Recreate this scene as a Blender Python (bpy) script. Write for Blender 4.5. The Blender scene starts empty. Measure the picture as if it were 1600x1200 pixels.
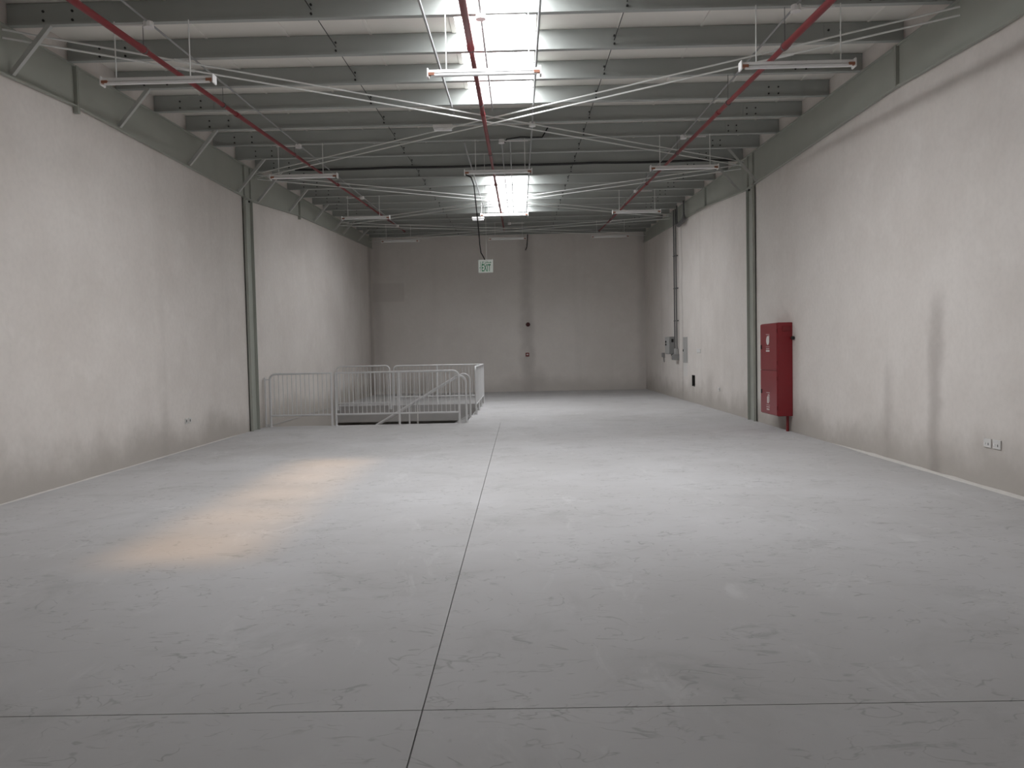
import bpy, math, random
from mathutils import Vector, Matrix

# ------------------------------------------------------------------ camera, world, sun, exposure
sc = bpy.context.scene
COL = sc.collection
random.seed(4)
F, CH = 1200.0, 1.55                       # focal length in pixels (1600 wide), eye height


def cam_axes(vx=812.0, vy=550.0, roll=math.radians(1.2)):
    d = Vector(((vx - 800) / F, (vy - 600) / F, 1)).normalized()
    x = Vector((math.cos(roll), -math.sin(roll), 0))
    x = (x - d * x.dot(d)).normalized()
    up = -d.cross(x)
    return x, d, up                        # world X, Y, Z seen in camera coordinates (x right, y down, z forward)


wx, wy, wz = cam_axes()
right = Vector((wx[0], wy[0], wz[0]))
down = Vector((wx[1], wy[1], wz[1]))
fwd = Vector((wx[2], wy[2], wz[2]))
M = Matrix.Identity(4)
for i in range(3):
    M[i][0], M[i][1], M[i][2] = right[i], -down[i], -fwd[i]
M[2][3] = CH
cd = bpy.data.cameras.new('camera')
cd.sensor_width = 36.0
cd.lens = 36.0 * F / 1600.0
cd.clip_end = 200
cam = bpy.data.objects.new('camera', cd)
cam.matrix_world = M
COL.objects.link(cam)
sc.camera = cam

world = bpy.data.worlds.new('world')
sc.world = world
world.use_nodes = True
bg = world.node_tree.nodes['Background']
bg.inputs[0].default_value = (0.75, 0.88, 1.0, 1)
bg.inputs[1].default_value = 1.0

sd = bpy.data.lights.new('sun', 'SUN')
sd.energy = 2.9
sd.color = (1.0, 0.58, 0.24)
sd.angle = math.radians(6.5)
sun = bpy.data.objects.new('sun', sd)
COL.objects.link(sun)
sun.rotation_euler = Vector((-2.52, -0.75, -5.6)).to_track_quat('-Z', 'Y').to_euler()

SKY_GLOW = 45.0                            # daylight through the translucent roof sheets

vs = sc.view_settings
vs.view_transform = 'Standard'
vs.look = 'None'
vs.exposure = 0.0
vs.gamma = 1.0
vs.use_curve_mapping = False
sc.cycles.use_denoising = True
sc.cycles.max_bounces = 10
sc.cycles.diffuse_bounces = 6
sc.cycles.transparent_max_bounces = 8
sc.cycles.sample_clamp_indirect = 6.0

# ------------------------------------------------------------------ main dimensions (metres)
XL, XR, YF, YB = -5.70, 4.93, -2.6, 30.1
SLOPE = 0.0355


def zb(y):                                 # underside of the purlins
    return 5.357 + SLOPE * (y - 9.923)


PH = 0.268                                 # purlin depth


def zd(y):                                 # underside of the roof sheets
    return zb(y) + PH + 0.004


P0, DP = 8.757, 1.1635
PURLIN = {k: P0 + DP * k for k in range(-2, 19)}
HX, HY0, HY2 = -1.22, 17.02, 23.42     # stair opening


# ------------------------------------------------------------------ materials
def mat(name, col, rough=0.6, metal=0.0, noise=0.0, nscale=6.0, bump=0.0, spec=0.5):
    m = bpy.data.materials.new(name)
    m.use_nodes = True
    nt = m.node_tree
    b = nt.nodes['Principled BSDF']
    b.inputs['Base Color'].default_value = (*col, 1)
    b.inputs['Roughness'].default_value = rough
    b.inputs['Metallic'].default_value = metal
    b.inputs['Specular IOR Level'].default_value = spec
    if noise or bump:
        g = nt.nodes.new('ShaderNodeNewGeometry')
        n = nt.nodes.new('ShaderNodeTexNoise')
        n.inputs['Scale'].default_value = nscale
        n.inputs['Detail'].default_value = 5
        nt.links.new(g.outputs['Position'], n.inputs['Vector'])
        if noise:
            mx = nt.nodes.new('ShaderNodeMix')
            mx.data_type = 'RGBA'
            mx.inputs[6].default_value = (*[c * (1 - noise) for c in col], 1)
            mx.inputs[7].default_value = (*[min(1, c * (1 + noise)) for c in col], 1)
            nt.links.new(n.outputs['Fac'], mx.inputs[0])
            nt.links.new(mx.outputs[2], b.inputs['Base Color'])
        if bump:
            bp = nt.nodes.new('ShaderNodeBump')
            bp.inputs['Strength'].default_value = bump
            bp.inputs['Distance'].default_value = 0.01
            nt.links.new(n.outputs['Fac'], bp.inputs['Height'])
            nt.links.new(bp.outputs['Normal'], b.inputs['Normal'])
    return m


class NT:
    """small helper to write node maths"""
    def __init__(s, m):
        s.nt = m.node_tree
        s.geo = s.nt.nodes.new('ShaderNodeNewGeometry')
        sp = s.nt.nodes.new('ShaderNodeSeparateXYZ')
        s.nt.links.new(s.geo.outputs['Position'], sp.inputs[0])
        s.x, s.y, s.z = sp.outputs

    def put(s, sock, v):
        if hasattr(v, 'is_output'):
            s.nt.links.new(v, sock)
        else:
            sock.default_value = v

    def op(s, o, a, b=0.0, c=0.0):
        n = s.nt.nodes.new('ShaderNodeMath')
        n.operation = o
        s.put(n.inputs[0], a)
        s.put(n.inputs[1], b)
        s.put(n.inputs[2], c)
        return n.outputs[0]

    def ramp(s, v, a, b, lo=0.0, hi=1.0, kind='SMOOTHSTEP'):
        n = s.nt.nodes.new('ShaderNodeMapRange')
        n.interpolation_type = kind
        s.put(n.inputs['Value'], v)
        n.inputs['From Min'].default_value, n.inputs['From Max'].default_value = a, b
        n.inputs['To Min'].default_value, n.inputs['To Max'].default_value = lo, hi
        return n.outputs[0]

    def noise(s, scale, detail=4, rough=0.55, stretch=(1, 1, 1), off=(0, 0, 0), rot=(0, 0, 0), dist=0.0):
        mp = s.nt.nodes.new('ShaderNodeMapping')
        mp.inputs['Scale'].default_value = stretch
        mp.inputs['Location'].default_value = off
        mp.inputs['Rotation'].default_value = rot
        s.nt.links.new(s.geo.outputs['Position'], mp.inputs['Vector'])
        n = s.nt.nodes.new('ShaderNodeTexNoise')
        n.inputs['Scale'].default_value = scale
        n.inputs['Detail'].default_value = detail
        n.inputs['Roughness'].default_value = rough
        n.inputs['Distortion'].default_value = dist
        s.nt.links.new(mp.outputs[0], n.inputs['Vector'])
        return n.outputs['Fac']

    def mix(s, f, a, b):
        n = s.nt.nodes.new('ShaderNodeMix')
        n.data_type = 'RGBA'
        s.put(n.inputs[0], f)
        for sock, v in ((n.inputs[6], a), (n.inputs[7], b)):
            if isinstance(v, tuple):
                sock.default_value = (*v, 1)
            else:
                s.nt.links.new(v, sock)
        return n.outputs[2]

    def band(s, v, centre, half, soft):      # 1 inside centre +- half, soft edge
        d = s.op('ABSOLUTE', s.op('SUBTRACT', v, centre))
        return s.ramp(d, half, half + soft, 1.0, 0.0)


def plaster(name, streaks=(), along='y', patches=(), tone=1.0):
    """trowelled cement plaster with damp staining; streaks: (centre along the wall, half width, z0, z1, strength)"""
    m = mat(name, (0.5, 0.48, 0.45), 0.9, spec=0.2)
    t = NT(m)
    b = m.node_tree.nodes['Principled BSDF']
    u = t.y if along == 'y' else t.x
    big = t.noise(0.55, 4, 0.6)
    mid = t.noise(2.2, 5, 0.6, off=(3, 1, 7))
    fine = t.noise(14, 4, 0.6)
    col = t.mix(t.ramp(big, 0.3, 0.7), (0.665, 0.622, 0.585), (0.74, 0.70, 0.665))
    col = t.mix(t.ramp(mid, 0.45, 0.8, 0, 0.4), col, (0.80, 0.765, 0.735))
    col = t.mix(t.ramp(fine, 0.35, 0.75, 0, 0.14), col, (0.48, 0.455, 0.43))
    # vertical runs
    runs = t.noise(1.0, 3, 0.5, stretch=(1.6, 1.6, 0.12), off=(1, 5, 2))
    col = t.mix(t.ramp(runs, 0.55, 0.75, 0, 0.2), col, (0.48, 0.45, 0.42))
    # damp band that rises unevenly from the floor
    rise = t.op('ADD', t.z, t.op('MULTIPLY', t.op('SUBTRACT', t.noise(0.8, 5, 0.6, off=(9, 2, 0)), 0.5), 1.1))
    col = t.mix(t.ramp(rise, 0.05, 0.70, 0.78, 0.0), col, (0.40, 0.37, 0.335))
    wob = t.op('MULTIPLY', t.op('SUBTRACT', t.noise(1.3, 4, 0.6, off=(4, 4, 4)), 0.5), 0.35)
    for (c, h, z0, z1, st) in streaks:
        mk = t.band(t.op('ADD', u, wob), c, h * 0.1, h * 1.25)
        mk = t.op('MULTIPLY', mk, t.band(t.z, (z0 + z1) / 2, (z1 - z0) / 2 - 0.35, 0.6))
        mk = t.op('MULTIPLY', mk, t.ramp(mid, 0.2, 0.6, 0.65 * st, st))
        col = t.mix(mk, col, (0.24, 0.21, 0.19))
    for (c, h, z0, z1, st, colr) in patches:
        mk = t.op('MULTIPLY', t.band(u, c, h, 0.06), t.band(t.z, (z0 + z1) / 2, (z1 - z0) / 2, 0.06))
        col = t.mix(t.op('MULTIPLY', mk, st), col, colr)
    if tone != 1.0:
        col = t.mix(tone - 1.0, col, (1.0, 0.96, 0.92))
    m.node_tree.links.new(col, b.inputs['Base Color'])
    bp = m.node_tree.nodes.new('ShaderNodeBump')
    bp.inputs['Strength'].default_value = 0.25
    bp.inputs['Distance'].default_value = 0.012
    m.node_tree.links.new(t.op('ADD', mid, t.op('MULTIPLY', fine, 0.4)), bp.inputs['Height'])
    m.node_tree.links.new(bp.outputs['Normal'], b.inputs['Normal'])
    return m


def concrete():
    m = mat('floor_concrete', (0.5, 0.5, 0.5), 0.7, spec=0.15)
    t = NT(m)
    b = m.node_tree.nodes['Principled BSDF']
    big = t.noise(0.35, 4, 0.6, off=(2, 0, 0))
    cloud = t.noise(1.1, 6, 0.65, off=(0, 7, 0), dist=0.6)
    col = t.mix(t.ramp(big, 0.3, 0.7), (0.47, 0.462, 0.46), (0.545, 0.54, 0.545))
    col = t.mix(t.ramp(cloud, 0.52, 0.78, 0, 0.65), col, (0.385, 0.382, 0.375))
    # trowel swirls, boot and trolley scuffs: thin broken curved lines inside busy areas
    for i, (sc_, rz, wd, st) in enumerate(((1.6, 0.3, 0.013, 0.5), (2.6, -0.6, 0.015, 0.45), (1.1, 1.2, 0.007, 0.5))):
        n = t.noise(sc_, 3, 0.6, stretch=(1.0, 1.8, 1), rot=(0, 0, rz), off=(i * 5.0, i, 0), dist=0.5)
        line = t.ramp(t.op('ABSOLUTE', t.op('SUBTRACT', n, 0.5)), 0.0, wd, 1, 0)
        area = t.noise(1.7, 3, 0.6, off=(i * 3 + 1, 4, 0))
        brk = t.noise(7, 2, 0.5, off=(2, i * 4, 0))
        mk = t.op('MULTIPLY', t.op('MULTIPLY', line, t.ramp(area, 0.47, 0.57)), t.ramp(brk, 0.44, 0.54))
        col = t.mix(t.op('MULTIPLY', mk, st), col, (0.27, 0.268, 0.26))
    # smudges
    for i, (sx, rz, th) in enumerate(((0.55, 0.5, 0.60), (0.5, -0.7, 0.61))):
        n = t.noise(4.2, 5, 0.7, stretch=(sx, 1.0, 1), rot=(0, 0, rz), off=(i * 7.0 + 2, i, 0), dist=0.8)
        area = t.noise(0.8, 2, 0.5, off=(i * 3 + 6, 1, 0))
        mk = t.op('MULTIPLY', t.ramp(n, th, th + 0.12), t.ramp(area, 0.42, 0.6))
        col = t.mix(t.op('MULTIPLY', mk, 0.55), col, (0.30, 0.298, 0.29))
    # white dust wiped about
    dust = t.noise(2.5, 6, 0.7, stretch=(1, 0.45, 1), rot=(0, 0, 0.5), off=(8, 8, 0), dist=1.0)
    col = t.mix(t.ramp(dust, 0.55, 0.75, 0, 0.45), col, (0.64, 0.637, 0.635))
    specks = t.noise(38, 2, 0.5)
    col = t.mix(t.ramp(specks, 0.72, 0.78, 0, 0.5), col, (0.22, 0.22, 0.21))
    m.node_tree.links.new(col, b.inputs['Base Color'])
    rg = t.ramp(cloud, 0.3, 0.7, 0.68, 0.85)
    m.node_tree.links.new(rg, b.inputs['Roughness'])
    bp = m.node_tree.nodes.new('ShaderNodeBump')
    bp.inputs['Strength'].default_value = 0.12
    bp.inputs['Distance'].default_value = 0.01
    m.node_tree.links.new(t.noise(5, 5, 0.6), bp.inputs['Height'])
    m.node_tree.links.new(bp.outputs['Normal'], b.inputs['Normal'])
    return m


def skylight_sheet():
    m = bpy.data.materials.new('translucent_sheet')
    m.use_nodes = True
    nt = m.node_tree
    out = nt.nodes['Material Output']
    nt.nodes.remove(nt.nodes['Principled BSDF'])
    e = nt.nodes.new('ShaderNodeEmission')
    e.inputs[0].default_value = (0.965, 0.975, 1.0, 1)
    e.inputs[1].default_value = SKY_GLOW
    tr = nt.nodes.new('ShaderNodeBsdfTransparent')
    tr.inputs[0].default_value = (1, 1, 1, 1)
    mx = nt.nodes.new('ShaderNodeMixShader')
    mx.inputs[0].default_value = 0.5
    nt.links.new(tr.outputs[0], mx.inputs[1])
    nt.links.new(e.outputs[0], mx.inputs[2])
    nt.links.new(mx.outputs[0], out.inputs[0])
    return m


MT = {
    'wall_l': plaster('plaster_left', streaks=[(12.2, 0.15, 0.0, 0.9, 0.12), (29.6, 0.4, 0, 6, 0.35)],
                      patches=[(20.9, 1.1, 2.6, 3.5, 0.16, (0.66, 0.63, 0.6)), (23.5, 0.9, 1.9, 2.6, 0.14, (0.66, 0.63, 0.6))]),
    'wall_r': plaster('plaster_right', streaks=[(9.16, 0.17, -0.4, 2.1, 0.42), (10.35, 0.16, 0.0, 1.3, 0.2), (14.4, 0.5, -0.3, 0.5, 0.4),
                                               (23.3, 0.12, 0.0, 6.2, 0.3), (20.0, 0.5, 0.0, 0.9, 0.3)],
                      patches=[(22.95, 0.25, 0.75, 1.1, 0.6, (0.68, 0.67, 0.65))]),
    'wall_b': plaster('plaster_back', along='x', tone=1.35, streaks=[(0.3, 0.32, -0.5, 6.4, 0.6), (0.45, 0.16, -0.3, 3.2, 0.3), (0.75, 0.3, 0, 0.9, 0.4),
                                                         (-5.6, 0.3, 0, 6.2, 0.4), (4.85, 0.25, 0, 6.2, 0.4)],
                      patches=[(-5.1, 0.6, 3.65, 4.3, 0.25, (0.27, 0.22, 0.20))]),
    'floor': concrete(),
    'joint': mat('joint_filler', (0.16, 0.155, 0.15), 0.9, noise=0.2),
    'slab_edge': mat('slab_edge_concrete', (0.42, 0.41, 0.40), 0.9, noise=0.12, nscale=3),
    'mortar': mat('mortar_strip', (0.60, 0.575, 0.545), 0.95, noise=0.1, nscale=9, bump=0.5),
    'steel': mat('primer_green_grey', (0.37, 0.385, 0.342), 0.5, noise=0.08, nscale=2.5),
    'purlin': mat('purlin_grey', (0.38, 0.40, 0.385), 0.42, metal=0.15, noise=0.10, nscale=1.6),
    'bolt': mat('bolt_dark', (0.03, 0.03, 0.03), 0.6),
    'sheet': mat('roof_sheet_white', (0.82, 0.80, 0.75), 0.5, noise=0.05, nscale=1.2),
    'sky': skylight_sheet(),
    'galv': mat('galvanised', (0.42, 0.43, 0.43), 0.4, metal=0.5, noise=0.1, nscale=12),
    'conduit': mat('conduit_grey', (0.33, 0.34, 0.34), 0.5),
    'dconduit': mat('conduit_dark_grey', (0.13, 0.13, 0.13), 0.5),
    'white': mat('white_enamel', (0.80, 0.79, 0.78), 0.4),
    'tube': mat('tube_glass', (0.86, 0.86, 0.86), 0.25),
    'holder': mat('lampholder_brown', (0.30, 0.12, 0.07), 0.5),
    'rod': mat('zinc_rod', (0.72, 0.73, 0.71), 0.45),
    'brace': mat('brace_grey', (0.48, 0.49, 0.47), 0.5, noise=0.08, nscale=8),
    'rail': mat('rail_grey_paint', (0.66, 0.66, 0.66), 0.4, noise=0.05, nscale=10),
    'tread': mat('stair_tread', (0.36, 0.36, 0.36), 0.7, noise=0.1),
    'red': mat('pipe_red', (0.19, 0.014, 0.018), 0.45),
    'cab': mat('cabinet_red', (0.22, 0.012, 0.018), 0.32),
    'cabdoor': mat('cabinet_door_red', (0.25, 0.022, 0.030), 0.3),
    'mark': mat('white_print', (0.75, 0.72, 0.70), 0.5),
    'black': mat('black_plastic', (0.012, 0.012, 0.012), 0.5),
    'grey': mat('switchgear_grey', (0.24, 0.24, 0.235), 0.5, noise=0.06),
    'dbgrey': mat('panel_door_grey', (0.40, 0.40, 0.39), 0.5),
    'plate': mat('socket_plate', (0.66, 0.65, 0.63), 0.4),
    'sign': mat('sign_face', (0.66, 0.70, 0.65), 0.4),
    'green': mat('sign_green', (0.02, 0.20, 0.09), 0.5),
    'bell': mat('bell_dark_red', (0.07, 0.008, 0.010), 0.4),
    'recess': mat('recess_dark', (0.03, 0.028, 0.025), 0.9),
}


# ------------------------------------------------------------------ mesh builder
class MB:
    def __init__(s):
        s.v, s.f = [], []

    def add(s, vs, fs):
        o = len(s.v)
        s.v += [tuple(v) for v in vs]
        s.f += [tuple(i + o for i in f) for f in fs]
        return s

    def box(s, x0, x1, y0, y1, z0, z1):
        return s.add([(x, y, z) for z in (z0, z1) for y in (y0, y1) for x in (x0, x1)],
                     [(0, 2, 3, 1), (4, 5, 7, 6), (0, 1, 5, 4), (2, 6, 7, 3), (0, 4, 6, 2), (1, 3, 7, 5)])

    def cbox(s, x0, x1, y0, y1, z0, z1, c):      # box with chamfered vertical and horizontal front edges (all edges)
        pts, rings = [], []
        for (z, i) in ((z0, c), (z0 + c, 0), (z1 - c, 0), (z1, c)):
            X0, X1, Y0, Y1 = x0 + i, x1 - i, y0 + i, y1 - i
            k = c if i == 0 else c * 0.6
            ring = [(X0 + k, Y0, z), (X1 - k, Y0, z), (X1, Y0 + k, z), (X1, Y1 - k, z), (X1 - k, Y1, z), (X0 + k, Y1, z), (X0, Y1 - k, z), (X0, Y0 + k, z)]
            rings.append(ring)
        return s.rings(rings, True)

    def rings(s, rings, caps=True, closed=False):
        n = len(rings[0])
        o = len(s.v)
        for r in rings:
            s.v += [tuple(p) for p in r]
        m = len(rings)
        for a in range(m if closed else m - 1):
            b = (a + 1) % m
            for i in range(n):
                j = (i + 1) % n
                s.f.append((o + a * n + i, o + a * n + j, o + b * n + j, o + b * n + i))
        if caps and not closed:
            s.f.append(tuple(o + i for i in reversed(range(n))))
            s.f.append(tuple(o + (m - 1) * n + i for i in range(n)))
        return s

    def tube(s, pts, r, n=8, caps=True):
        pts = [Vector(p) for p in pts]
        R = r if isinstance(r, (list, tuple)) else [r] * len(pts)
        rings, prev = [], None
        for i, p in enumerate(pts):
            if i == 0:
                t = pts[1] - p
            elif i == len(pts) - 1:
                t = p - pts[i - 1]
            else:
                t = (pts[i + 1] - p).normalized() + (p - pts[i - 1]).normalized()
            t.normalize()
            if prev is None:
                a = Vector((0, 0, 1)) if abs(t.z) < 0.9 else Vector((1, 0, 0))
                u = t.cross(a).normalized()
            else:
                u = (prev - t * prev.dot(t)).normalized()
            prev = u
            w = t.cross(u)
            rings.append([p + (u * math.cos(2 * math.pi * k / n) + w * math.sin(2 * math.pi * k / n)) * R[i] for k in range(n)])
        return s.rings(rings, caps)

    def prism_x(s, prof, x0, x1):                # profile in (y, z)
        return s.rings([[(x0, y, z) for y, z in prof], [(x1, y, z) for y, z in prof]])

    def prism_y(s, prof, y0, y1):                # profile in (x, z)
        return s.rings([[(x, y0, z) for x, z in prof], [(x, y1, z) for x, z in prof]])

    def mesh(s, name, m, off=(0, 0, 0), smooth=False):
        me = bpy.data.meshes.new(name)
        me.from_pydata([(v[0] - off[0], v[1] - off[1], v[2] - off[2]) for v in s.v], [], s.f)
        mats = m if isinstance(m, (list, tuple)) else [m]
        for k in mats:
            me.materials.append(MT[k])
        import bmesh
        bm = bmesh.new()
        bm.from_mesh(me)
        bmesh.ops.recalc_face_normals(bm, faces=bm.faces)
        bm.to_mesh(me)
        bm.free()
        if smooth:
            for p in me.polygons:
                p.use_smooth = True
            try:
                me.set_sharp_from_angle(angle=math.radians(40))
            except Exception:
                pass
        return me

    def build(s, name, m, parent=None, smooth=False):
        """coordinates are in the world; the part is stored relative to its parent"""
        off = Vector((0, 0, 0))
        if parent is not None:
            off = root_pos(parent)
        me = s.mesh(name, m, off, smooth)
        o = bpy.data.objects.new(name, me)
        COL.objects.link(o)
        o.parent = parent
        return o


def root_pos(o):
    p = Vector(o.location)
    while o.parent is not None:
        o = o.parent
        p += Vector(o.location)
    return p


def tag(o, label, cat, group=None):
    o['label'] = label
    o['category'] = cat
    if group:
        o['group'] = group
    return o


def thing(name, loc, label, cat, group=None):
    o = bpy.data.objects.new(name, None)
    o.empty_display_size = 0.1
    COL.objects.link(o)
    o.location = loc
    return tag(o, label, cat, group)


def single(mb, name, m, label, cat, group=None, smooth=False):
    return tag(mb.build(name, m, None, smooth), label, cat, group)


def struct(mb, name, m, parent=None):
    o = mb.build(name, m, parent)
    if parent is None:
        o['kind'] = 'structure'
    return o


def copy_tree(o, parent=None):
    c = o.copy()
    COL.objects.link(c)
    c.parent = parent
    for ch in list(o.children):
        copy_tree(ch, c)
    return c


def arc(c, r, a0, a1, ux, uy, n=5):
    c, ux, uy = Vector(c), Vector(ux), Vector(uy)
    return [c + ux * (r * math.cos(a0 + (a1 - a0) * i / n)) + uy * (r * math.sin(a0 + (a1 - a0) * i / n)) for i in range(n + 1)]


ORD = ['first', 'second', 'third', 'fourth', 'fifth', 'sixth', 'seventh', 'eighth', 'ninth', 'tenth', 'eleventh', 'twelfth',
       'thirteenth', 'fourteenth', 'fifteenth', 'sixteenth', 'seventeenth', 'eighteenth', 'nineteenth', 'twentieth']

# ------------------------------------------------------------------ floor
fb = MB()
ST = -0.5
fb.box(XL, XR, YF, HY0, ST, -0.012)
fb.box(HX, XR, HY0, YB, ST, -0.012)
fb.box(XL, HX, HY2, YB, ST, -0.012)
floor = struct(fb, 'floor', ['slab_edge', 'joint'])
for p in floor.data.polygons:
    if p.normal.z > 0.9:
        p.material_index = 1
JX, J1, J2, g, g2 = -0.455, 3.28, 8.0, 0.0033, 0.001
for (x0, x1, y0, y1) in ((XL, JX - g, YF, J1 - g), (JX + g, XR, YF, J1 - g), (XL, JX - g, J1 + g, J2 - g2), (JX + g, XR, J1 + g, J2 - g2),
                         (XL, JX - g, J2 + g2, HY0), (JX + g, XR, J2 + g2, HY0)):
    MB().box(x0, x1, y0, y1, -0.012, 0).build('floor_slab', 'floor', floor)
far = MB()
far.box(HX, XR, HY0, YB, -0.012, 0)
far.box(XL, HX, HY2, YB, -0.012, 0)
far.build('floor_slab', 'floor', floor)

# ------------------------------------------------------------------ walls
T = 0.25
ZT = 6.75
struct(MB().box(XL - T, XL, YF - T, YB + T, -3.7, ZT), 'wall_left', 'wall_l')
rw = MB()
hy0, hy1, hz0, hz1 = 21.70, 22.10, 0.47, 0.79
rw.box(XR, XR + T, YF - T, hy0, -0.5, ZT)
rw.box(XR, XR + T, hy1, YB + T, -0.5, ZT)
rw.box(XR, XR + T, hy0, hy1, -0.5, hz0)
rw.box(XR, XR + T, hy0, hy1, hz1, ZT)
wr = struct(rw, 'wall_right', 'wall_r')
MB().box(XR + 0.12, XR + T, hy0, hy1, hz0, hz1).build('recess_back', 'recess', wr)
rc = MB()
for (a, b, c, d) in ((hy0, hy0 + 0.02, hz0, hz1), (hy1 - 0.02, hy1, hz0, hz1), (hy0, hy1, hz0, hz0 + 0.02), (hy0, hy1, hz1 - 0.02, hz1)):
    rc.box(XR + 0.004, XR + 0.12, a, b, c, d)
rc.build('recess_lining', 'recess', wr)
struct(MB().box(XL, XR, YB, YB + T, -0.5, ZT), 'wall_back', 'wall_b')
struct(MB().box(XL, XR, YF - T, YF, -0.5, ZT), 'wall_front', 'wall_b')
# lower storey seen through the stair opening
lw = MB()
lw.box(XL, 1.2, 15.2, 15.4, -3.7, ST)
lw.box(XL, 1.2, 27.0, 27.2, -3.7, ST)
lw.box(1.2, 1.4, 15.2, 27.2, -3.7, ST)
struct(lw, 'wall_lower', 'slab_edge')
struct(MB().box(XL, 1.2, 15.2, 27.2, -3.9, -3.7), 'floor_lower', 'slab_edge')
# mortar fillets where the walls meet the floor
for nm, x, sgn, y0, y1, w in (('baseboard_right', XR, -1, YF, 12.2, 0.045), ('baseboard_left', XL, 1, YF, 15.9, 0.022)):
    mb = MB()
    n = 60
    rings = []
    for i in range(n + 1):
        y = y0 + (y1 - y0) * i / n
        k = w * (0.75 + 0.5 * random.random()) * min(1, (y1 - y) / 1.5 + 0.15)
        rings.append([(x, y, 0.0), (x + sgn * k, y, 0.0), (x + sgn * k * 0.6, y, k * 0.3), (x, y, k * 0.55)])
    mb.rings(rings)
    struct(mb, nm, 'mortar')
struct(MB().box(XL, XL + 0.012, HY0 + 0.1, HY2 - 0.01, -0.012, 0.006), 'trim_1', 'slab_edge')

# ------------------------------------------------------------------ roof sheets and skylights
SKX0, SKX1 = -0.74, 0.31
SW = SKX1 - SKX0
SKY = ((6.43, 12.25), (18.07, 23.88))
ceiling = bpy.data.objects.new('ceiling', None)
COL.objects.link(ceiling)
ceiling['kind'] = 'structure'


def sheet_mb(x0, x1, y0, y1, rib=True):
    mb = MB()
    pr = lambda y: [(x0, zd(y)), (x1, zd(y)), (x1, zd(y) + 0.03), (x0, zd(y) + 0.03)]
    mb.rings([[(x, y0, z) for x, z in pr(y0)], [(x, y1, z) for x, z in pr(y1)]])
    if rib:                                     # side lap
        q = lambda y: [(x1 - 0.035, zd(y) - 0.012), (x1 - 0.004, zd(y) - 0.012), (x1 - 0.002, zd(y)), (x1 - 0.045, zd(y))]
        mb.rings([[(x, y0, z) for x, z in q(y0)], [(x, y1, z) for x, z in q(y1)]])
    return mb


k = -5
while True:
    x0 = SKX0 + SW * k
    x1 = x0 + SW
    if x0 > XR:
        break
    if k != 0 and x1 > XL:
        sheet_mb(max(x0, XL - 0.1), min(x1, XR + 0.1), YF - 0.2, YB + 0.2).build('roof_sheet', 'sheet', ceiling)
    k += 1
for (a, b) in ((YF - 0.2, SKY[0][0]), (SKY[0][1], SKY[1][0]), (SKY[1][1], YB + 0.2)):
    sheet_mb(SKX0, SKX1, a, b).build('roof_sheet', 'sheet', ceiling)
for i, (a, b) in enumerate(SKY):
    w = bpy.data.objects.new('window_%d' % (i + 1), None)
    COL.objects.link(w)
    w['kind'] = 'structure'
    mb = MB()
    mb.add([(SKX0, a, zd(a) + 0.012), (SKX1, a, zd(a) + 0.012), (SKX1, b, zd(b) + 0.012), (SKX0, b, zd(b) + 0.012)], [(0, 1, 2, 3)])
    mb.build('pane', 'sky', w)
    fr = MB()
    for (xa, xb) in ((SKX0 - 0.02, SKX0 + 0.03), (SKX1 - 0.03, SKX1 + 0.02)):
        fr.rings([[(xa, y, zd(y) - 0.016), (xb, y, zd(y) - 0.016), (xb, y, zd(y) - 0.002), (xa, y, zd(y) - 0.002)] for y in (a, b)])
    fr.build('window_frame', 'sheet', w)

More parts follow.
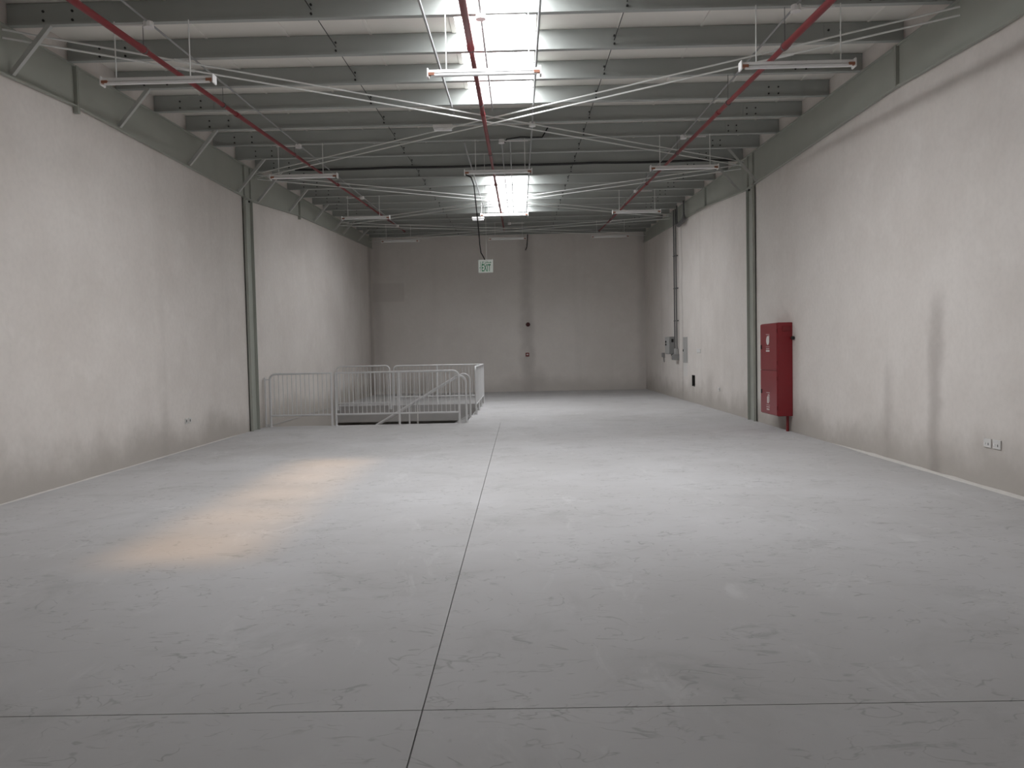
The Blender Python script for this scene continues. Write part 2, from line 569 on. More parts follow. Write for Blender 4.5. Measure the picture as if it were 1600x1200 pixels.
# ------------------------------------------------------------------ steel frame: wall columns, roof beams
BEAM = [(YF, 4.40), (8.0, 4.72), (10.0, 4.85), (16.0, 4.905), (16.5, 4.895), (20.1, 5.22), (YB - 0.02, 5.71)]
ZBOT = lambda y: next(a[1] + (b[1] - a[1]) * (y - a[0]) / (b[0] - a[0]) for a, b in zip(BEAM, BEAM[1:]) if y <= b[0] + 1e-6)
for side, xw, s in (('left', XL, 1), ('right', XR, -1)):
    where = 'stair opening wall' if side == 'left' else 'wall with the red cabinet'
    # beam
    r = thing('roof_beam', (xw, 16.2, 4.9), 'haunched grey-green steel roof beam running along the ' + where, 'beam', 'steel beams along the side walls')
    mb = MB()
    x0, x1 = xw + s * 0.006, xw + s * 0.024
    ys = [p[0] for p in BEAM]
    mb.rings([[(x0, y, ZBOT(y)), (x1, y, ZBOT(y)), (x1, y, zb(y) - 0.004), (x0, y, zb(y) - 0.004)] for y in ys])
    mb.build('web', 'steel', r)
    for nm, lo in (('bottom_flange', True), ('top_flange', False)):
        mb = MB()
        w = 0.062
        if lo:
            mb.rings([[(x0, y, ZBOT(y) - 0.016), (xw + s * w, y, ZBOT(y) - 0.016), (xw + s * w, y, ZBOT(y)), (x0, y, ZBOT(y))] for y in ys])
        else:
            mb.rings([[(x0, y, zb(y) - 0.020), (xw + s * w, y, zb(y) - 0.020), (xw + s * w, y, zb(y) - 0.004), (x0, y, zb(y) - 0.004)] for y in ys])
        mb.build(nm, 'steel', r)
    for y, d in ((10.0, 0.10), (20.1, 0.10)):
        for dy in (0.0, 0.03):                  # bolted end plates of the splice
            MB().box(*sorted((xw + s * 0.006, xw + s * 0.072)), y + dy - 0.014, y + dy + 0.008, ZBOT(y) - d * (1 if side == 'left' else 0.2), zb(y) - 0.004).build('splice_plate', 'steel', r)
    for y in (16.06, 16.43):
        MB().box(*sorted((xw + s * 0.024, xw + s * 0.060)), y - 0.007, y + 0.007, ZBOT(y), zb(y) - 0.02).build('stiffener', 'steel', r)
    # column
    ztop = 4.87
    c = thing('steel_column', (xw, 16.24, 0), 'slim grey-green steel column set in the ' + where, 'column', 'steel wall columns')
    MB().box(*sorted((xw + s * 0.004, xw + s * 0.02)), 16.03, 16.46, 0.0, ztop).build('web', 'steel', c)
    for y in (16.03, 16.446):
        MB().box(*sorted((xw + s * 0.004, xw + s * 0.075)), y, y + 0.014, 0.0, ztop).build('flange', 'steel', c)
    MB().box(*sorted((xw + s * 0.004, xw + s * 0.10)), 16.0, 16.49, ztop, ztop + 0.015).build('cap_plate', 'steel', c)
    for y in (16.12, 16.37):
        MB().box(*sorted((xw + s * 0.02, xw + s * 0.05)), y - 0.02, y + 0.02, ztop - 0.035, ztop).build('bolt', 'bolt', c)

# ------------------------------------------------------------------ purlins
zprof = [(0.0, 0.0), (0.006, 0.0), (0.006, PH - 0.005), (0.065, PH - 0.005), (0.065, PH - 0.02), (0.070, PH - 0.02), (0.070, PH), (0.0, PH),
         (0.0, 0.005), (-0.060, 0.005), (-0.060, 0.020), (-0.066, 0.020), (-0.066, 0.0)]
root0 = None
for k in sorted(PURLIN):
    y = PURLIN[k]
    if k < 0:
        lab = 'grey steel roof purlin overhead, %s beyond the picture top' % ('just' if k == -1 else 'second')
    elif k == 18:
        lab = 'grey steel roof purlin tight against the back wall'
    else:
        lab = 'grey steel roof purlin, %s in view counting from the top of the picture' % ORD[k]
    if root0 is None:
        r = root0 = thing('roof_purlin', (0, y, zb(y)), lab, 'purlin', 'roof purlins')
        base = Vector((0, y, zb(y)))
        MB().prism_x([(y + a, zb(y) + b) for a, b in zprof], XL + 0.004, XR - 0.004).build('section', 'purlin', r)
        for xa, xb in ((XL + 0.006, XL + 0.95), (XR - 1.0, XR - 0.006)):
            MB().box(xa, xb, y - 0.005, y - 0.0005, zb(y) + 0.007, zb(y) + PH - 0.004).build('lap_sleeve', 'purlin', r)
        for x in (XL + 0.42, XL + 0.75, XR - 0.95, XR - 0.80, -2.26, 1.28):
            for dz in (0.07, 0.17):
                MB().tube([(x, y - 0.018, zb(y) + dz), (x, y, zb(y) + dz)], 0.014, 6).build('bolt', 'bolt', r)
    else:
        r = copy_tree(root0)
        r.location = (0, y, zb(y))
        r['label'] = lab

# sag rods through the purlins
for x, w in ((-2.26, 'over the sunlit floor'), (1.28, 'between skylight and red cabinet side')):
    y0, y1 = PURLIN[-2], PURLIN[18]
    single(MB().tube([(x, y0, zb(y0) + 0.12), (x, y1, zb(y1) + 0.12)], 0.006, 6), 'sag_rod', 'bolt', 'thin dark tie rod threaded through the purlins ' + w, 'rod', 'sag rods')

# fly braces from beam to purlin
def fly(side, k, lab):
    xw, s = (XL, 1) if side == 'left' else (XR, -1)
    y = PURLIN[k] - 0.03
    a = Vector((xw + s * 0.07, y, ZBOT(y) + 0.01))
    h = zb(y) - a.z
    b = Vector((xw + s * (0.07 + max(0.38, h * 0.85)), y, zb(y) - 0.004))
    d = (b - a).normalized()
    n = Vector((0, 1, 0))
    u = d.cross(n).normalized()
    w, t = 0.05, 0.006
    prof = lambda p: [p - n * w / 2 - u * 0, p + n * w / 2, p + n * w / 2 + u * t, p - n * w / 2 + n * t + u * t, p - n * w / 2 + n * t + u * w, p - n * w / 2 + u * w]
    single(MB().rings([prof(a), prof(b)]), 'fly_brace', 'brace', lab, 'brace', 'angle braces from side beam to purlin')


for i, k in enumerate((0, 2, 4, 6, 7, 9, 11, 13, 14, 16)):
    fly('left', k, 'slanted angle brace on the stair-side roof beam, %s from the camera' % ORD[i])
fly('right', 6, 'slanted angle brace at the red cabinet side column, nearer of two')
fly('right', 7, 'slanted angle brace at the red cabinet side column, farther of two')

# diagonal roof bracing rods, in pairs
for b, (ya, yb_, bay) in enumerate(((8.62, 16.75, 'nearest'), (16.95, 24.7, 'middle'), (24.85, 29.6, 'farthest'))):
    for dirn, (xa, xb) in (('toward the red cabinet wall', (XL + 0.03, XR - 0.03)), ('toward the stair opening wall', (XR - 0.03, XL + 0.03))):
        for lev, dz in (('upper', -0.065 - (0.02 if xa > 0 else 0)), ('lower', -0.155 - (0.02 if xa > 0 else 0))):
            a = Vector((xa, ya, zb(ya) + dz))
            c = Vector((xb, yb_, zb(yb_) + dz))
            r = thing('brace_rod', a, '%s of two pale roof bracing rods running back %s, %s bay' % (lev, dirn, bay), 'rod', 'diagonal roof bracing rods')
            MB().tube([a, c], 0.011, 6).build('rod', 'rod', r)
            q = 0.135 if b == 0 else 0.88
            MB().tube([a.lerp(c, q), a.lerp(c, q + 0.018)], 0.019, 6).build('turnbuckle', 'rod', r)

# ------------------------------------------------------------------ red sprinkler pipes
def zp(y, z0):
    return z0 + 0.0535 * (y - 7.4)


for x, z0, lab in ((-4.15, 4.955, 'red sprinkler pipe under the roof on the stair opening side'),
                   (-0.475, 4.88, 'red sprinkler pipe along the middle of the roof below the skylights'),
                   (3.02, 4.815, 'red sprinkler pipe under the roof on the fire cabinet side')):
    r = thing('sprinkler_pipe', (x, 7.4, z0), lab, 'pipe', 'red sprinkler pipes')
    yr = 8.7
    pts = [4.5, yr - 0.12, yr - 0.06, yr + 0.06, yr + 0.12, 15.2, 15.25, 28.6]
    rad = [0.038, 0.038, 0.044, 0.044, 0.031, 0.031, 0.026, 0.026]
    MB().tube([(x, y, zp(y, z0)) for y in pts], rad, 10).build('pipe', 'red', r, True)
    for y in (11.6, 18.0, 23.2):
        MB().tube([(x, y - 0.05, zp(y - 0.05, z0)), (x, y + 0.05, zp(y + 0.05, z0))], 0.038, 10).build('coupling', 'red', r, True)
    for k in (0, 2, 5, 8, 11, 14, 17):
        y = PURLIN[k] - 0.03
        h = MB().tube([(x, y, zp(y, z0) + 0.03), (x, y, zb(y))], 0.004, 6)
        h.tube([(x, y - 0.012, zp(y, z0)), (x, y + 0.012, zp(y, z0))], 0.047 if y < 9 else 0.040, 10)
        h.build('hanger', 'dconduit', r)

# ------------------------------------------------------------------ conduits under the purlins
def conduit(x, y0, y1, lab, boxes=(), r_=0.012, matn='conduit'):
    r = thing('conduit', (x, y0, zb(y0)), lab, 'conduit', 'conduits under the purlins')
    f = lambda y: (x, y, zb(y) - r_ - 0.002)
    MB().tube([f(y0), f(y1)], r_, 6).build('tube', matn, r)
    for (y, dx) in boxes:
        z = zb(y) - 0.045
        b = MB().tube([(x, y - 0.1, z - 0.030), (x, y - 0.1, z + 0.030)], 0.055, 10)
        b.tube([(x, y - 0.1, z - 0.036), (x, y - 0.1, z - 0.030)], 0.06, 10)
        b.build('junction_box', 'white', r)
        MB().tube([(x, y - 0.1, z), (x + dx, y - 0.1, z)], 0.010, 6).build('branch', 'white', r)


ROWS = [(0, 4.655), (5, 4.915), (10, 5.155), (15, 5.385)]
YL = [PURLIN[k] for k, _ in ROWS]
conduit(-4.05, 4.5, 26.3, 'grey conduit with round boxes on the stair opening side', [(y, -0.42) for y in YL])
conduit(3.12, 4.5, 26.3, 'grey conduit with round boxes on the fire cabinet side', [(y, 0.42) for y in YL])
conduit(0.295, 4.5, 25.2, 'grey conduit along the fire cabinet side edge of the skylights', [(PURLIN[4], 0.0)], 0.015)
conduit(-0.355, 4.5, 12.5, 'conduit with a round box crossing the nearest skylight', [(PURLIN[0], 0.5)], 0.013)
conduit(-0.985, 4.5, 12.9, 'thick grey conduit beside the nearest skylight on the stair side', (), 0.017)
conduit(-0.965, 14.6, 22.6, 'grey conduit beside the far skylight on the stair side', (), 0.014)
conduit(-0.26, 14.6, 26.3, 'conduit with round boxes running under the far skylight', [(PURLIN[5], 0.5), (PURLIN[15], 0.5)], 0.012)
conduit(-0.10, 14.6, 24.6, 'plain thin conduit crossing the far skylight beside the boxed one', (), 0.012)

# ------------------------------------------------------------------ fluorescent battens
LX = [(-3.965, 'on the stair opening side'), (-0.33, 'in the middle below the skylights'), (3.13, 'on the fire cabinet side')]
RN = ['nearest to the camera', 'in the second row', 'in the third row', 'in the last row']
light0 = None
for i, (k, z) in enumerate(ROWS):
    for j, (x, wh) in enumerate(LX):
        y = PURLIN[k] - 0.1
        lab = 'white fluorescent tube light hung %s, %s' % (wh, RN[i])
        if light0 is None:
            r = light0 = thing('batten_light', (x, y, z), lab, 'ceiling light', 'fluorescent battens')
            L = 0.635
            hb = MB()
            hb.rings([[(X, y + a, z + b) for a, b in ((-0.03, 0.035), (0.03, 0.035), (0.045, 0.0), (0.012, -0.018), (-0.012, -0.018), (-0.045, 0.0))] for X in (x - L + 0.02, x + L - 0.02)])
            hb.build('housing', 'white', r)
            MB().tube([(x - L + 0.05, y - 0.032, z - 0.028), (x + L - 0.05, y - 0.032, z - 0.028)], 0.019, 10).build('tube', 'tube', r, True)
            for s in (-1, 1):
                e = MB().cbox(*sorted((x + s * (L - 0.02), x + s * L)), y - 0.055, y + 0.05, z - 0.05, z + 0.05, 0.006).build('end_cap', 'white', r)
                MB().box(*sorted((x + s * (L - 0.085), x + s * (L - 0.02))), y - 0.058, y - 0.018, z - 0.03, z + 0.0).build('lampholder', 'holder', r)
        else:
            r = copy_tree(light0)
            r.location = (x, y, z)
            r['label'] = lab
for o in [o for o in bpy.data.objects if o.name.startswith('batten_light')]:
    x, y, z = o.location
    first = x < -1
    wire_x = {-1: (-0.47, 0.36), 0: (-0.42, 0.50), 1: (-0.45, 0.48)}[-1 if x < -1 else (1 if x > 1 else 0)]
    for dx in wire_x:
        MB().tube([(x + dx, y, z + 0.035), (x + dx, y, zb(y) + 0.002)], 0.007, 6).build('suspension', 'rod', o)

# emergency light boxes
for (x, y, z, lab) in ((-1.24, PURLIN[4] - 0.04, zb(PURLIN[4]) - 0.052, 'small white emergency light fixed under a purlin beside the near skylight'),
                       (-1.08, PURLIN[11] - 0.04, 5.27, 'small white emergency light hung low behind the third row middle light')):
    r = thing('emergency_light', (x, y, z), lab, 'light', 'emergency lights')
    MB().cbox(x - 0.17, x + 0.17, y - 0.05, y + 0.05, z - 0.005, z + 0.05, 0.008).build('body', 'white', r)
    MB().cbox(x - 0.155, x + 0.155, y - 0.04, y + 0.04, z - 0.05, z - 0.005, 0.01).build('diffuser', 'tube', r)
    if z + 0.06 < zb(y):
        MB().tube([(x + 0.1, y, z + 0.05), (x + 0.1, y, zb(y) + 0.002)], 0.009, 6).build('suspension', 'rod', r)

# black cables
y = PURLIN[7] - 0.075
pts = [(XL + 0.9 + i * (XR - XL - 1.0) / 40, y, zb(y) + 0.006 - 0.015 * abs(math.sin(i * 0.35))) for i in range(41)]
single(MB().tube(pts, 0.026, 6), 'black_cable', 'black', 'long black cable slung across the roof along a purlin', 'cable')
y = PURLIN[5] - 0.075
pts = [(-0.20, y, zb(y) - 0.06), (-0.16, y, zb(y) + 0.0), (0.1, y, zb(y) + 0.035), (0.35, y, zb(y) + 0.02), (0.50, y, zb(y) + 0.02), (0.56, y + 0.02, zb(y) + 0.12), (0.62, y + 0.02, zb(y) + 0.22)]
single(MB().tube(pts, 0.014, 6), 'black_cable', 'black', 'short black cable looped over a purlin between the two skylights', 'cable')

# ------------------------------------------------------------------ exit sign
def text_mesh(body, size, name):
    cu = bpy.data.curves.new(name, 'FONT')
    cu.body = body
    cu.size = size
    cu.align_x = 'CENTER'
    cu.extrude = 0.0008
    cu.offset = size * 0.018
    cu.resolution_u = 3
    to = bpy.data.objects.new(name, cu)
    COL.objects.link(to)
    dg = bpy.context.evaluated_depsgraph_get()
    me = bpy.data.meshes.new_from_object(to.evaluated_get(dg))
    bpy.data.objects.remove(to)
    me.name = name
    return me


def text_part(body, size, m, parent, pos, rot, scale=(1, 1, 1), name='lettering'):
    me = text_mesh(body, size, name)
    me.materials.clear()
    me.materials.append(MT[m])
    o = bpy.data.objects.new(name, me)
    COL.objects.link(o)
    o.parent = parent
    o.location = Vector(pos) - root_pos(parent)
    o.rotation_euler = rot
    o.scale = scale
    return o


sy = PURLIN[6] - 0.05
sx, sz = -0.655, 3.175
r = thing('exit_sign', (sx, sy, sz), 'white hanging exit sign with green lettering', 'sign')
MB().cbox(sx - 0.15, sx + 0.15, sy - 0.012, sy + 0.012, sz, sz + 0.265, 0.008).build('panel', 'sign', r)
HP = math.pi / 2
text_part('EXIT', 0.20, 'green', r, (sx + 0.008, sy - 0.0135, sz + 0.03), (HP, 0, 0), (0.46, 1.0, 1))
text_part('\uFE9D\uFEAE\uFEA8\uFEE3', 0.085, 'green', r, (sx + 0.02, sy - 0.0135, sz + 0.195), (HP, 0, 0), (1.05, 0.8, 1))
MB().box(sx - 0.108, sx - 0.100, sy - 0.0145, sy - 0.012, sz + 0.03, sz + 0.225).box(sx - 0.128, sx - 0.108, sy - 0.0145, sy - 0.012, sz + 0.095, sz + 0.106).build('side_mark', 'green', r)
MB().tube([(sx + 0.02, sy, sz + 0.262), (sx + 0.02, sy, zb(sy))], 0.004, 6).build('suspension_wire', 'rod', r)
cb = [(-0.97, sy - 1.0, 4.93), (-0.86, sy - 0.9, 4.90), (-0.82, sy - 0.7, 4.80), (-0.80, sy - 0.3, 4.4), (-0.775, sy - 0.1, 4.0), (-0.765, sy, 3.75), (-0.745, sy, 3.58), (-0.70, sy, 3.50), (-0.67, sy, 3.435)]
MB().tube(cb, 0.013, 6).build('cable', 'black', r, True)

# ------------------------------------------------------------------ stair guard rails
RT, RBOT, PR = 1.195, 0.25, 0.025
bar_cache = {}


def guard(label, p0, p1, nbars, mids=(), round0=True, round1=True, top=RT, rr=0.13, group='guard rail panels', low=RBOT, side=False):
    p0, p1 = Vector(p0), Vector(p1)
    d = p1 - p0
    L = d.length
    u = d.normalized()
    Z = Vector((0, 0, 1))
    r = thing('guard_rail', p0, label, 'railing', group)
    pts = [p0.copy()]
    if round0:
        pts += arc(p0 + u * rr + Z * (top - PR - rr), rr, math.pi, math.pi / 2, u, Z)
    else:
        pts += [p0 + Z * (top - PR)]
    if round1:
        pts += arc(p1 - u * rr + Z * (top - PR - rr), rr, math.pi / 2, 0, u, Z)
    else:
        pts += [p1 + Z * (top - PR)]
    pts += [p1.copy()]
    MB().tube(pts, PR, 10).build('frame', 'rail', r, True)
    MB().tube([p0 + Z * low + u * PR * 0.5, p1 + Z * low - u * PR * 0.5], PR * 0.8, 8).build('bottom_rail', 'rail', r, True)
    for m in mids:
        q = p0 + u * m
        MB().tube([q, q + Z * (top - PR * 1.2)], PR, 10).build('post', 'rail', r, True)
    for q in [p0, p1] + [p0 + u * m for m in mids]:
        if side:                              # plate bolted to the slab edge behind the post
            MB().box(q.x - 0.05, q.x + 0.05, q.y + PR * 0.8, q.y + PR * 0.8 + 0.012, q.z + 0.0, q.z + 0.11).build('base_plate', 'rail', r)
        else:
            MB().tube([q, q + Z * 0.008], 0.045, 10).build('base_plate', 'rail', r)
    for i in range(nbars):
        q = p0 + u * (L * (i + 1) / (nbars + 1))
        t0, t1 = low, top - PR * 1.4
        e = L * (i + 1) / (nbars + 1)
        if (round0 and e < rr) or (round1 and L - e < rr):
            t1 -= rr * 0.3
        key = (round(t0, 3), round(t1, 3))
        if key not in bar_cache:
            bar_cache[key] = MB().tube([(0, 0, t0), (0, 0, t1)], 0.008, 6).mesh('baluster', 'rail')
        o = bpy.data.objects.new('baluster', bar_cache[key])
        COL.objects.link(o)
        o.parent = r
        o.location = q - p0
    return r


fy = HY0 - 0.07
g1 = guard('front guard rail panel closest to the plastered wall', (-5.55, fy, 0), (-4.19, fy, 0), 13, round1=False)
MB().box(-5.672, -5.645, fy - 0.02, fy + 0.02, 0, 1.1).tube([(-5.66, fy, 1.05), (-5.56, fy, 1.05)], 0.012, 6).tube([(-5.66, fy, 0.05), (-5.55, fy, 0.05)], 0.012, 6).build('wall_post', 'rail', g1)
guard('long front guard rail panel with a middle post beside the stair handrail', (-4.095, fy, 0), (-1.36, fy, 0), 27, mids=(1.405,), round0=False)
guard('rear guard rail panel closest to the plastered wall', (-5.60, HY2 - 0.033, -0.12), (-3.98, HY2 - 0.033, -0.12), 16, top=1.36, low=0.21, side=True)
guard('long rear guard rail panel at the far edge of the stair opening', (-3.88, HY2 + 0.07, 0), (-1.17, HY2 + 0.07, 0), 26, mids=(1.34,), round1=False, top=1.225)
guard('side guard rail panel seen end-on, facing the open floor', (-1.13, 19.35, 0), (-1.13, HY2 + 0.0, 0), 36, mids=(1.35, 2.7), round1=False, top=1.225)

# stair with two sloping handrails
ang = math.atan2(1.0, 1.72)
st = thing('staircase', (-1.22, 17.8, 0), 'grey stair going down through the floor opening behind the front guard rail', 'stairs')
n = 11
rise, run = 0.172, 0.296
for i in range(n):
    MB().box(HX - 0.02 - run * (i + 1), HX - 0.02 - run * i + 0.02, 17.16, 18.42, -rise * (i + 1) - 0.03, -rise * (i + 1) + 0.01).build('tread', 'tread', st)
for y in (17.11, 18.47):
    a, b = Vector((HX - 0.03, y, 0.02)), Vector((HX - 0.03 - run * n, y, -rise * n + 0.02))
    MB().rings([[(p.x, p.y - 0.02, p.z - 0.16), (p.x, p.y + 0.02, p.z - 0.16), (p.x, p.y + 0.02, p.z + 0.06), (p.x, p.y - 0.02, p.z + 0.06)] for p in (a, b)]).build('stringer', 'rail', st)
MB().box(XL + 0.01, HX - 0.03 - run * n, 17.09, 19.9, -rise * n - 0.16, -rise * n).build('landing', 'tread', st)
for y, lab in ((17.11, 'sloping stair handrail closest to the front guard rail'), (18.47, 'sloping stair handrail on the far side of the flight')):
    r = thing('handrail', (HX + 0.02, y, 0), lab, 'handrail', 'stair handrails')
    X0 = -1.215
    R = 0.15
    zt = 1.05
    c = Vector((X0 - R, y, zt - R))
    pts = [Vector((X0, y, -0.0))] + arc(c, R, 0, math.pi / 2 + ang, (1, 0, 0), (0, 0, 1), 7)
    dv = Vector((-math.cos(ang), 0, -math.sin(ang)))
    pts.append(pts[-1] + dv * 3.1)
    MB().tube(pts, 0.024, 10).build('rail', 'rail', r, True)
    MB().tube([(X0, y, 0.0), (X0, y, 0.008)], 0.055, 10).build('base_plate', 'rail', r)
    p = pts[-2] + dv * 1.22
    MB().tube([p, (p.x, p.y, p.z - 1.05)], 0.018, 8).build('post', 'rail', r, True)
    MB().tube([pts[-1], pts[-1] - Vector((0, 0, 1.0))], 0.024, 8).build('post', 'rail', r, True)

# ------------------------------------------------------------------ fire cabinet
cy0, cy1, cz0, cz1, cxd = 13.93, 14.88, 0.285, 1.985, 4.645
r = thing('fire_cabinet', (XR, cy0, cz0), 'tall red fire hose cabinet mounted on the wall beside the steel column', 'cabinet')
MB().cbox(cxd + 0.012, XR - 0.002, cy0, cy1, cz0, cz1, 0.008).build('body', 'cab', r)
zm = 1.115
for nm, z0, z1 in (('door', zm + 0.004, cz1 - 0.012), ('door', cz0 + 0.012, zm - 0.004)):
    d = MB().cbox(cxd - 0.004, cxd + 0.013, cy0 + 0.012, cy1 - 0.012, z0, z1, 0.005).build(nm, 'cabdoor', r)
    for hz in (z0 + 0.14, z1 - 0.14):
        MB().tube([(cxd + 0.002, cy0 + 0.006, hz - 0.035), (cxd + 0.002, cy0 + 0.006, hz + 0.035)], 0.011, 8).build('hinge', 'red', d)
    MB().cbox(cxd - 0.018, cxd - 0.003, cy1 - 0.10, cy1 - 0.06, (z0 + z1) / 2 - 0.04, (z0 + z1) / 2 + 0.04, 0.004).build('latch', 'black', d)
    # printed pictogram: thin white shapes on the door face
    cyc = cy0 + 0.50
    top = z0 + (z1 - z0) * (0.76 if z0 > 1 else 0.47)
    xf = cxd - 0.0055
    pm = MB()

    def flat(y0, y1, za, zb_):
        pm.box(xf, xf + 0.002, y0, y1, za, zb_)
    flat(cyc - 0.10, cyc + 0.10, top + 0.008, top + 0.016)
    if z0 > 1:
        m = 20
        cz = top - 0.10
        for rad, rin in ((0.085, 0.0),):
            ring = [(xf, cyc + rad * math.cos(2 * math.pi * i / m), cz + rad * math.sin(2 * math.pi * i / m)) for i in range(m)]
            ring2 = [(xf + 0.002, a[1], a[2]) for a in ring]
            pm.rings([ring, ring2])
        flat(cyc - 0.085, cyc - 0.055, cz + 0.02, top - 0.006)
    else:
        cz = top - 0.10
        flat(cyc - 0.035, cyc + 0.035, cz - 0.085, cz + 0.045)
        flat(cyc - 0.012, cyc + 0.012, cz + 0.045, cz + 0.075)
        flat(cyc - 0.075, cyc + 0.0, cz + 0.066, cz + 0.080)
        flat(cyc - 0.082, cyc - 0.066, cz - 0.06, cz + 0.075)
        flat(cyc + 0.055, cyc + 0.066, cz - 0.085, cz + 0.03)
    flat(cyc - 0.10, cyc + 0.10, top - 0.222, top - 0.216)
    flat(cyc - 0.09, cyc + 0.09, top - 0.262, top - 0.250)
    if z0 > 1:
        flat(cyc - 0.10, cyc + 0.10, top - 0.310, top - 0.280)
    else:
        for e in (-0.07, -0.03, 0.012, 0.055):
            flat(cyc + e, cyc + e + 0.024, top - 0.315, top - 0.285)
    pm.build('pictogram', 'mark', d)
MB().tube([(XR - 0.06, cy0 + 0.12, 0), (XR - 0.06, cy0 + 0.12, cz0 + 0.02)], 0.026, 10).build('supply_pipe', 'red', r, True)
v = MB().tube([(XR - 0.035, cy0 + 0.02, 1.70), (XR - 0.035, cy0 - 0.10, 1.70)], 0.018, 8)
v.build('valve_stem', 'red', r, True)
v = MB().tube([(XR - 0.035, cy0 - 0.085, 1.70), (XR - 0.035, cy0 - 0.125, 1.70)], 0.032, 10)
v.build('valve_knob', 'black', r, True)
MB().cbox(cxd + 0.10, XR - 0.05, cy0 - 0.012, cy0 + 0.002, cz1 - 0.16, cz1 - 0.07, 0.004).build('side_bracket', 'red', r)

# ------------------------------------------------------------------ electrical gear on the red cabinet side wall
def wallbox(name, y0, y1, z0, z1, d, m, label, cat, ch=0.006):
    r = thing(name, (XR, (y0 + y1) / 2, z0), label, cat)
    MB().cbox(XR - d, XR - 0.001, y0, y1, z0, z1, ch).build('body', m, r)
    return r


r = wallbox('isolator_box', 24.36, 25.05, 1.385, 1.935, 0.19, 'grey', 'grey switchgear box with two dark knobs beside the vertical conduits', 'electrical box')
MB().cbox(XR - 0.205, XR - 0.188, 24.375, 25.035, 1.40, 1.92, 0.005).build('door', 'dbgrey', r)
for z in (1.78, 1.69):
    MB().tube([(XR - 0.235, 24.82, z), (XR - 0.20, 24.82, z)], 0.034, 10).build('knob', 'black', r)
MB().box(XR - 0.13, XR - 0.06, 24.352, 24.362, 1.76, 1.86).build('cable_gland', 'black', r)
r = wallbox('trunking_box', 23.80, 24.22, 1.20, 1.375, 0.15, 'grey', 'small dark grey trunking box at the foot of the vertical conduits', 'electrical box')
MB().cbox(XR - 0.10, XR - 0.02, 23.86, 24.12, 1.375, 1.56, 0.005).build('adaptor', 'dbgrey', r)
MB().tube([(XR - 0.11, 24.2, 1.33), (XR - 0.13, 24.30, 1.35), (XR - 0.11, 24.34, 1.37)], 0.028, 8).build('elbow', 'black', r, True)
for x, y, lab in ((XR - 0.085, 24.02, 'tall dark conduit rising from the trunking box, farther of two'), (XR - 0.065, 23.84, 'tall dark conduit rising from the trunking box, nearer of two')):
    r = thing('wall_conduit', (x, y, 1.5), lab, 'conduit', 'vertical wall conduits')
    MB().tube([(x, y, 1.55), (x, y, zb(y) - 0.02)], 0.022, 8).build('tube', 'dconduit', r, True)
    for z in (2.4, 3.4, 4.4):
        MB().box(x - 0.03, XR - 0.001, y - 0.03, y + 0.03, z, z + 0.03).build('saddle', 'dconduit', r)
r = thing('pipe_loop', (XR, 23.0, 5.2), 'dark grey pipe loop hanging from the roof at the beam by the conduits', 'pipe')
lp = [(XR - 0.14, 23.25, zb(23.2)), (XR - 0.14, 23.25, 5.36), (XR - 0.14, 23.27, 5.26), (XR - 0.12, 23.1, 5.23), (XR - 0.12, 22.55, 5.25), (XR - 0.12, 22.35, 5.30), (XR - 0.14, 22.30, 5.40), (XR - 0.14, 22.30, zb(22.3))]
MB().tube(lp, [0.022, 0.022, 0.05, 0.065, 0.065, 0.06, 0.03, 0.022], 8).build('loop', 'dconduit', r, True)
r = wallbox('distribution_board', 22.62, 23.20, 1.13, 1.89, 0.012, 'dbgrey', 'flat grey distribution board door set flush in the wall', 'electrical panel', 0.003)
MB().cbox(XR - 0.02, XR - 0.011, 22.66, 23.16, 1.17, 1.85, 0.003).build('door', 'dbgrey', r)
MB().cbox(XR - 0.034, XR - 0.018, 23.08, 23.13, 1.46, 1.53, 0.003).build('latch', 'black', r)
r = wallbox('switch_plate', 20.98, 21.42, 1.42, 1.53, 0.012, 'plate', 'pale double switch plate between distribution board and steel column', 'switch', 0.003)
for y in (21.06, 21.24):
    MB().box(XR - 0.016, XR - 0.011, y, y + 0.1, 1.445, 1.505).build('rocker', 'white', r)
r = wallbox('cable_outlet', 26.15, 26.45, 1.27, 1.42, 0.06, 'grey', 'small grey outlet box with a dangling wire near the far corner', 'outlet', 0.004)
MB().tube([(XR - 0.03, 26.2, 1.28), (XR - 0.03, 26.19, 1.18), (XR - 0.02, 26.17, 1.10)], 0.012, 6).build('wire', 'dconduit', r)
r = wallbox('wall_socket', 19.0, 19.15, 0.48, 0.57, 0.012, 'plate', 'pale wall socket low on the wall near the steel column', 'socket', 0.003)
MB().box(XR - 0.014, XR - 0.011, 19.04, 19.06, 0.51, 0.54).build('pin_slot', 'black', r)
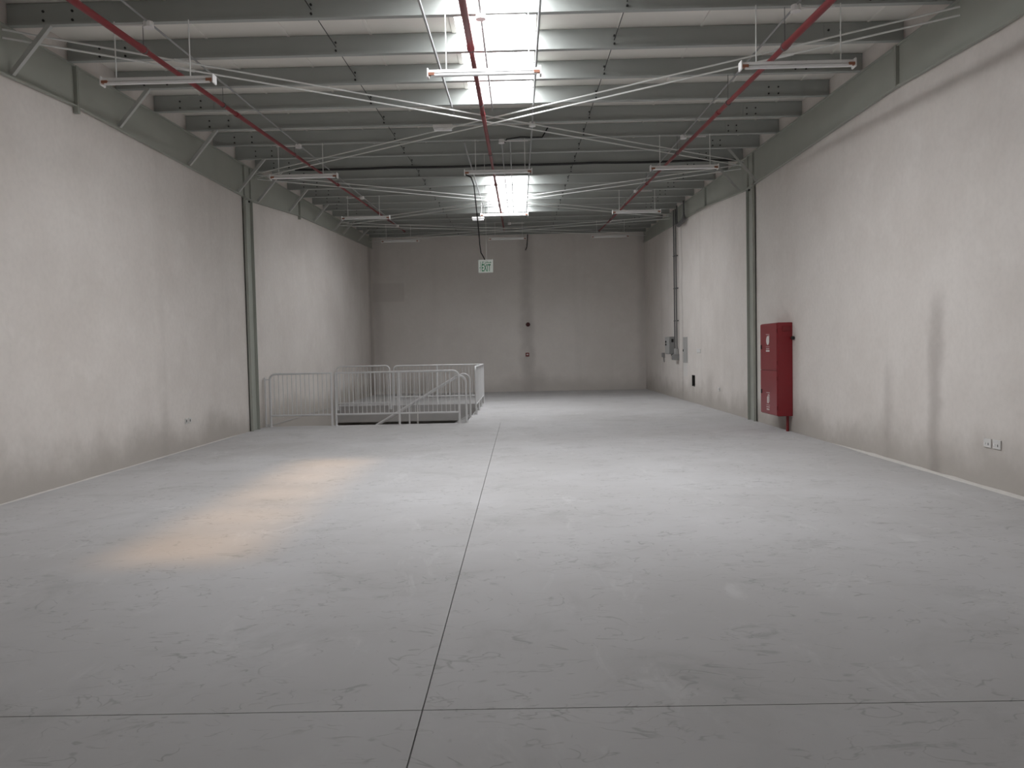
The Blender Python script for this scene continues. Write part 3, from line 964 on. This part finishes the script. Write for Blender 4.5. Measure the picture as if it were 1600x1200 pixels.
for y0, lab in ((8.065, 'low wall socket close to the camera, farther of the pair'), (7.905, 'low wall socket close to the camera, nearer of the pair')):
    r = wallbox('wall_socket', y0, y0 + 0.13, 0.44, 0.535, 0.014, 'plate', lab, 'socket', 0.003)
    MB().box(XR - 0.019, XR - 0.013, y0 + 0.09, y0 + 0.11, 0.47, 0.49).build('switch', 'white', r)
    MB().box(XR - 0.0155, XR - 0.0135, y0 + 0.04, y0 + 0.05, 0.465, 0.49).build('pin_slot', 'black', r)
r = thing('wall_socket', (XL, 13.03, 0.45), 'low wall socket on the plain wall before the stair guard rail', 'socket')
for y in (12.93, 13.07):
    q = MB().cbox(XL + 0.001, XL + 0.012, y, y + 0.10, 0.45, 0.54, 0.003).build('plate', 'plate', r)
    MB().box(XL + 0.0115, XL + 0.014, y + 0.03, y + 0.055, 0.475, 0.515).build('pin_slot', 'black', q)

# ------------------------------------------------------------------ back wall devices
r = thing('alarm_bell', (0.347, YB, 2.55), 'round dark red alarm bell on the stained back wall', 'alarm bell')
prof = [(0.0, 0.10), (0.02, 0.10), (0.05, 0.085), (0.07, 0.05), (0.078, 0.018)]
MB().tube([(0.347, YB - 0.001, 2.618), (0.347, YB - 0.03, 2.618)], 0.05, 12).build('mount', 'bell', r)
MB().tube([(0.347, YB - 0.022, 2.618), (0.347, YB - 0.05, 2.618), (0.347, YB - 0.08, 2.618), (0.347, YB - 0.095, 2.618), (0.347, YB - 0.10, 2.618)], [0.085, 0.082, 0.062, 0.03, 0.006], 16).build('gong', 'bell', r, True)
r = thing('call_point', (0.30, YB, 1.37), 'small square red alarm call point below the bell on the back wall', 'call point')
MB().cbox(0.30 - 0.07, 0.30 + 0.07, YB - 0.05, YB - 0.001, 1.375, 1.515, 0.008).build('case', 'red', r)
MB().box(0.30 - 0.035, 0.30 + 0.035, YB - 0.053, YB - 0.049, 1.42, 1.475).build('glass', 'plate', r)
single(MB().tube([(0.40, YB - 0.04, zb(YB) + 0.05), (0.385, YB - 0.05, 5.85), (0.36, YB - 0.05, 5.62), (0.31, YB - 0.045, 5.50)], 0.018, 6), 'loose_cable', 'black', 'loose dark cable end hanging at the top of the back wall', 'cable')
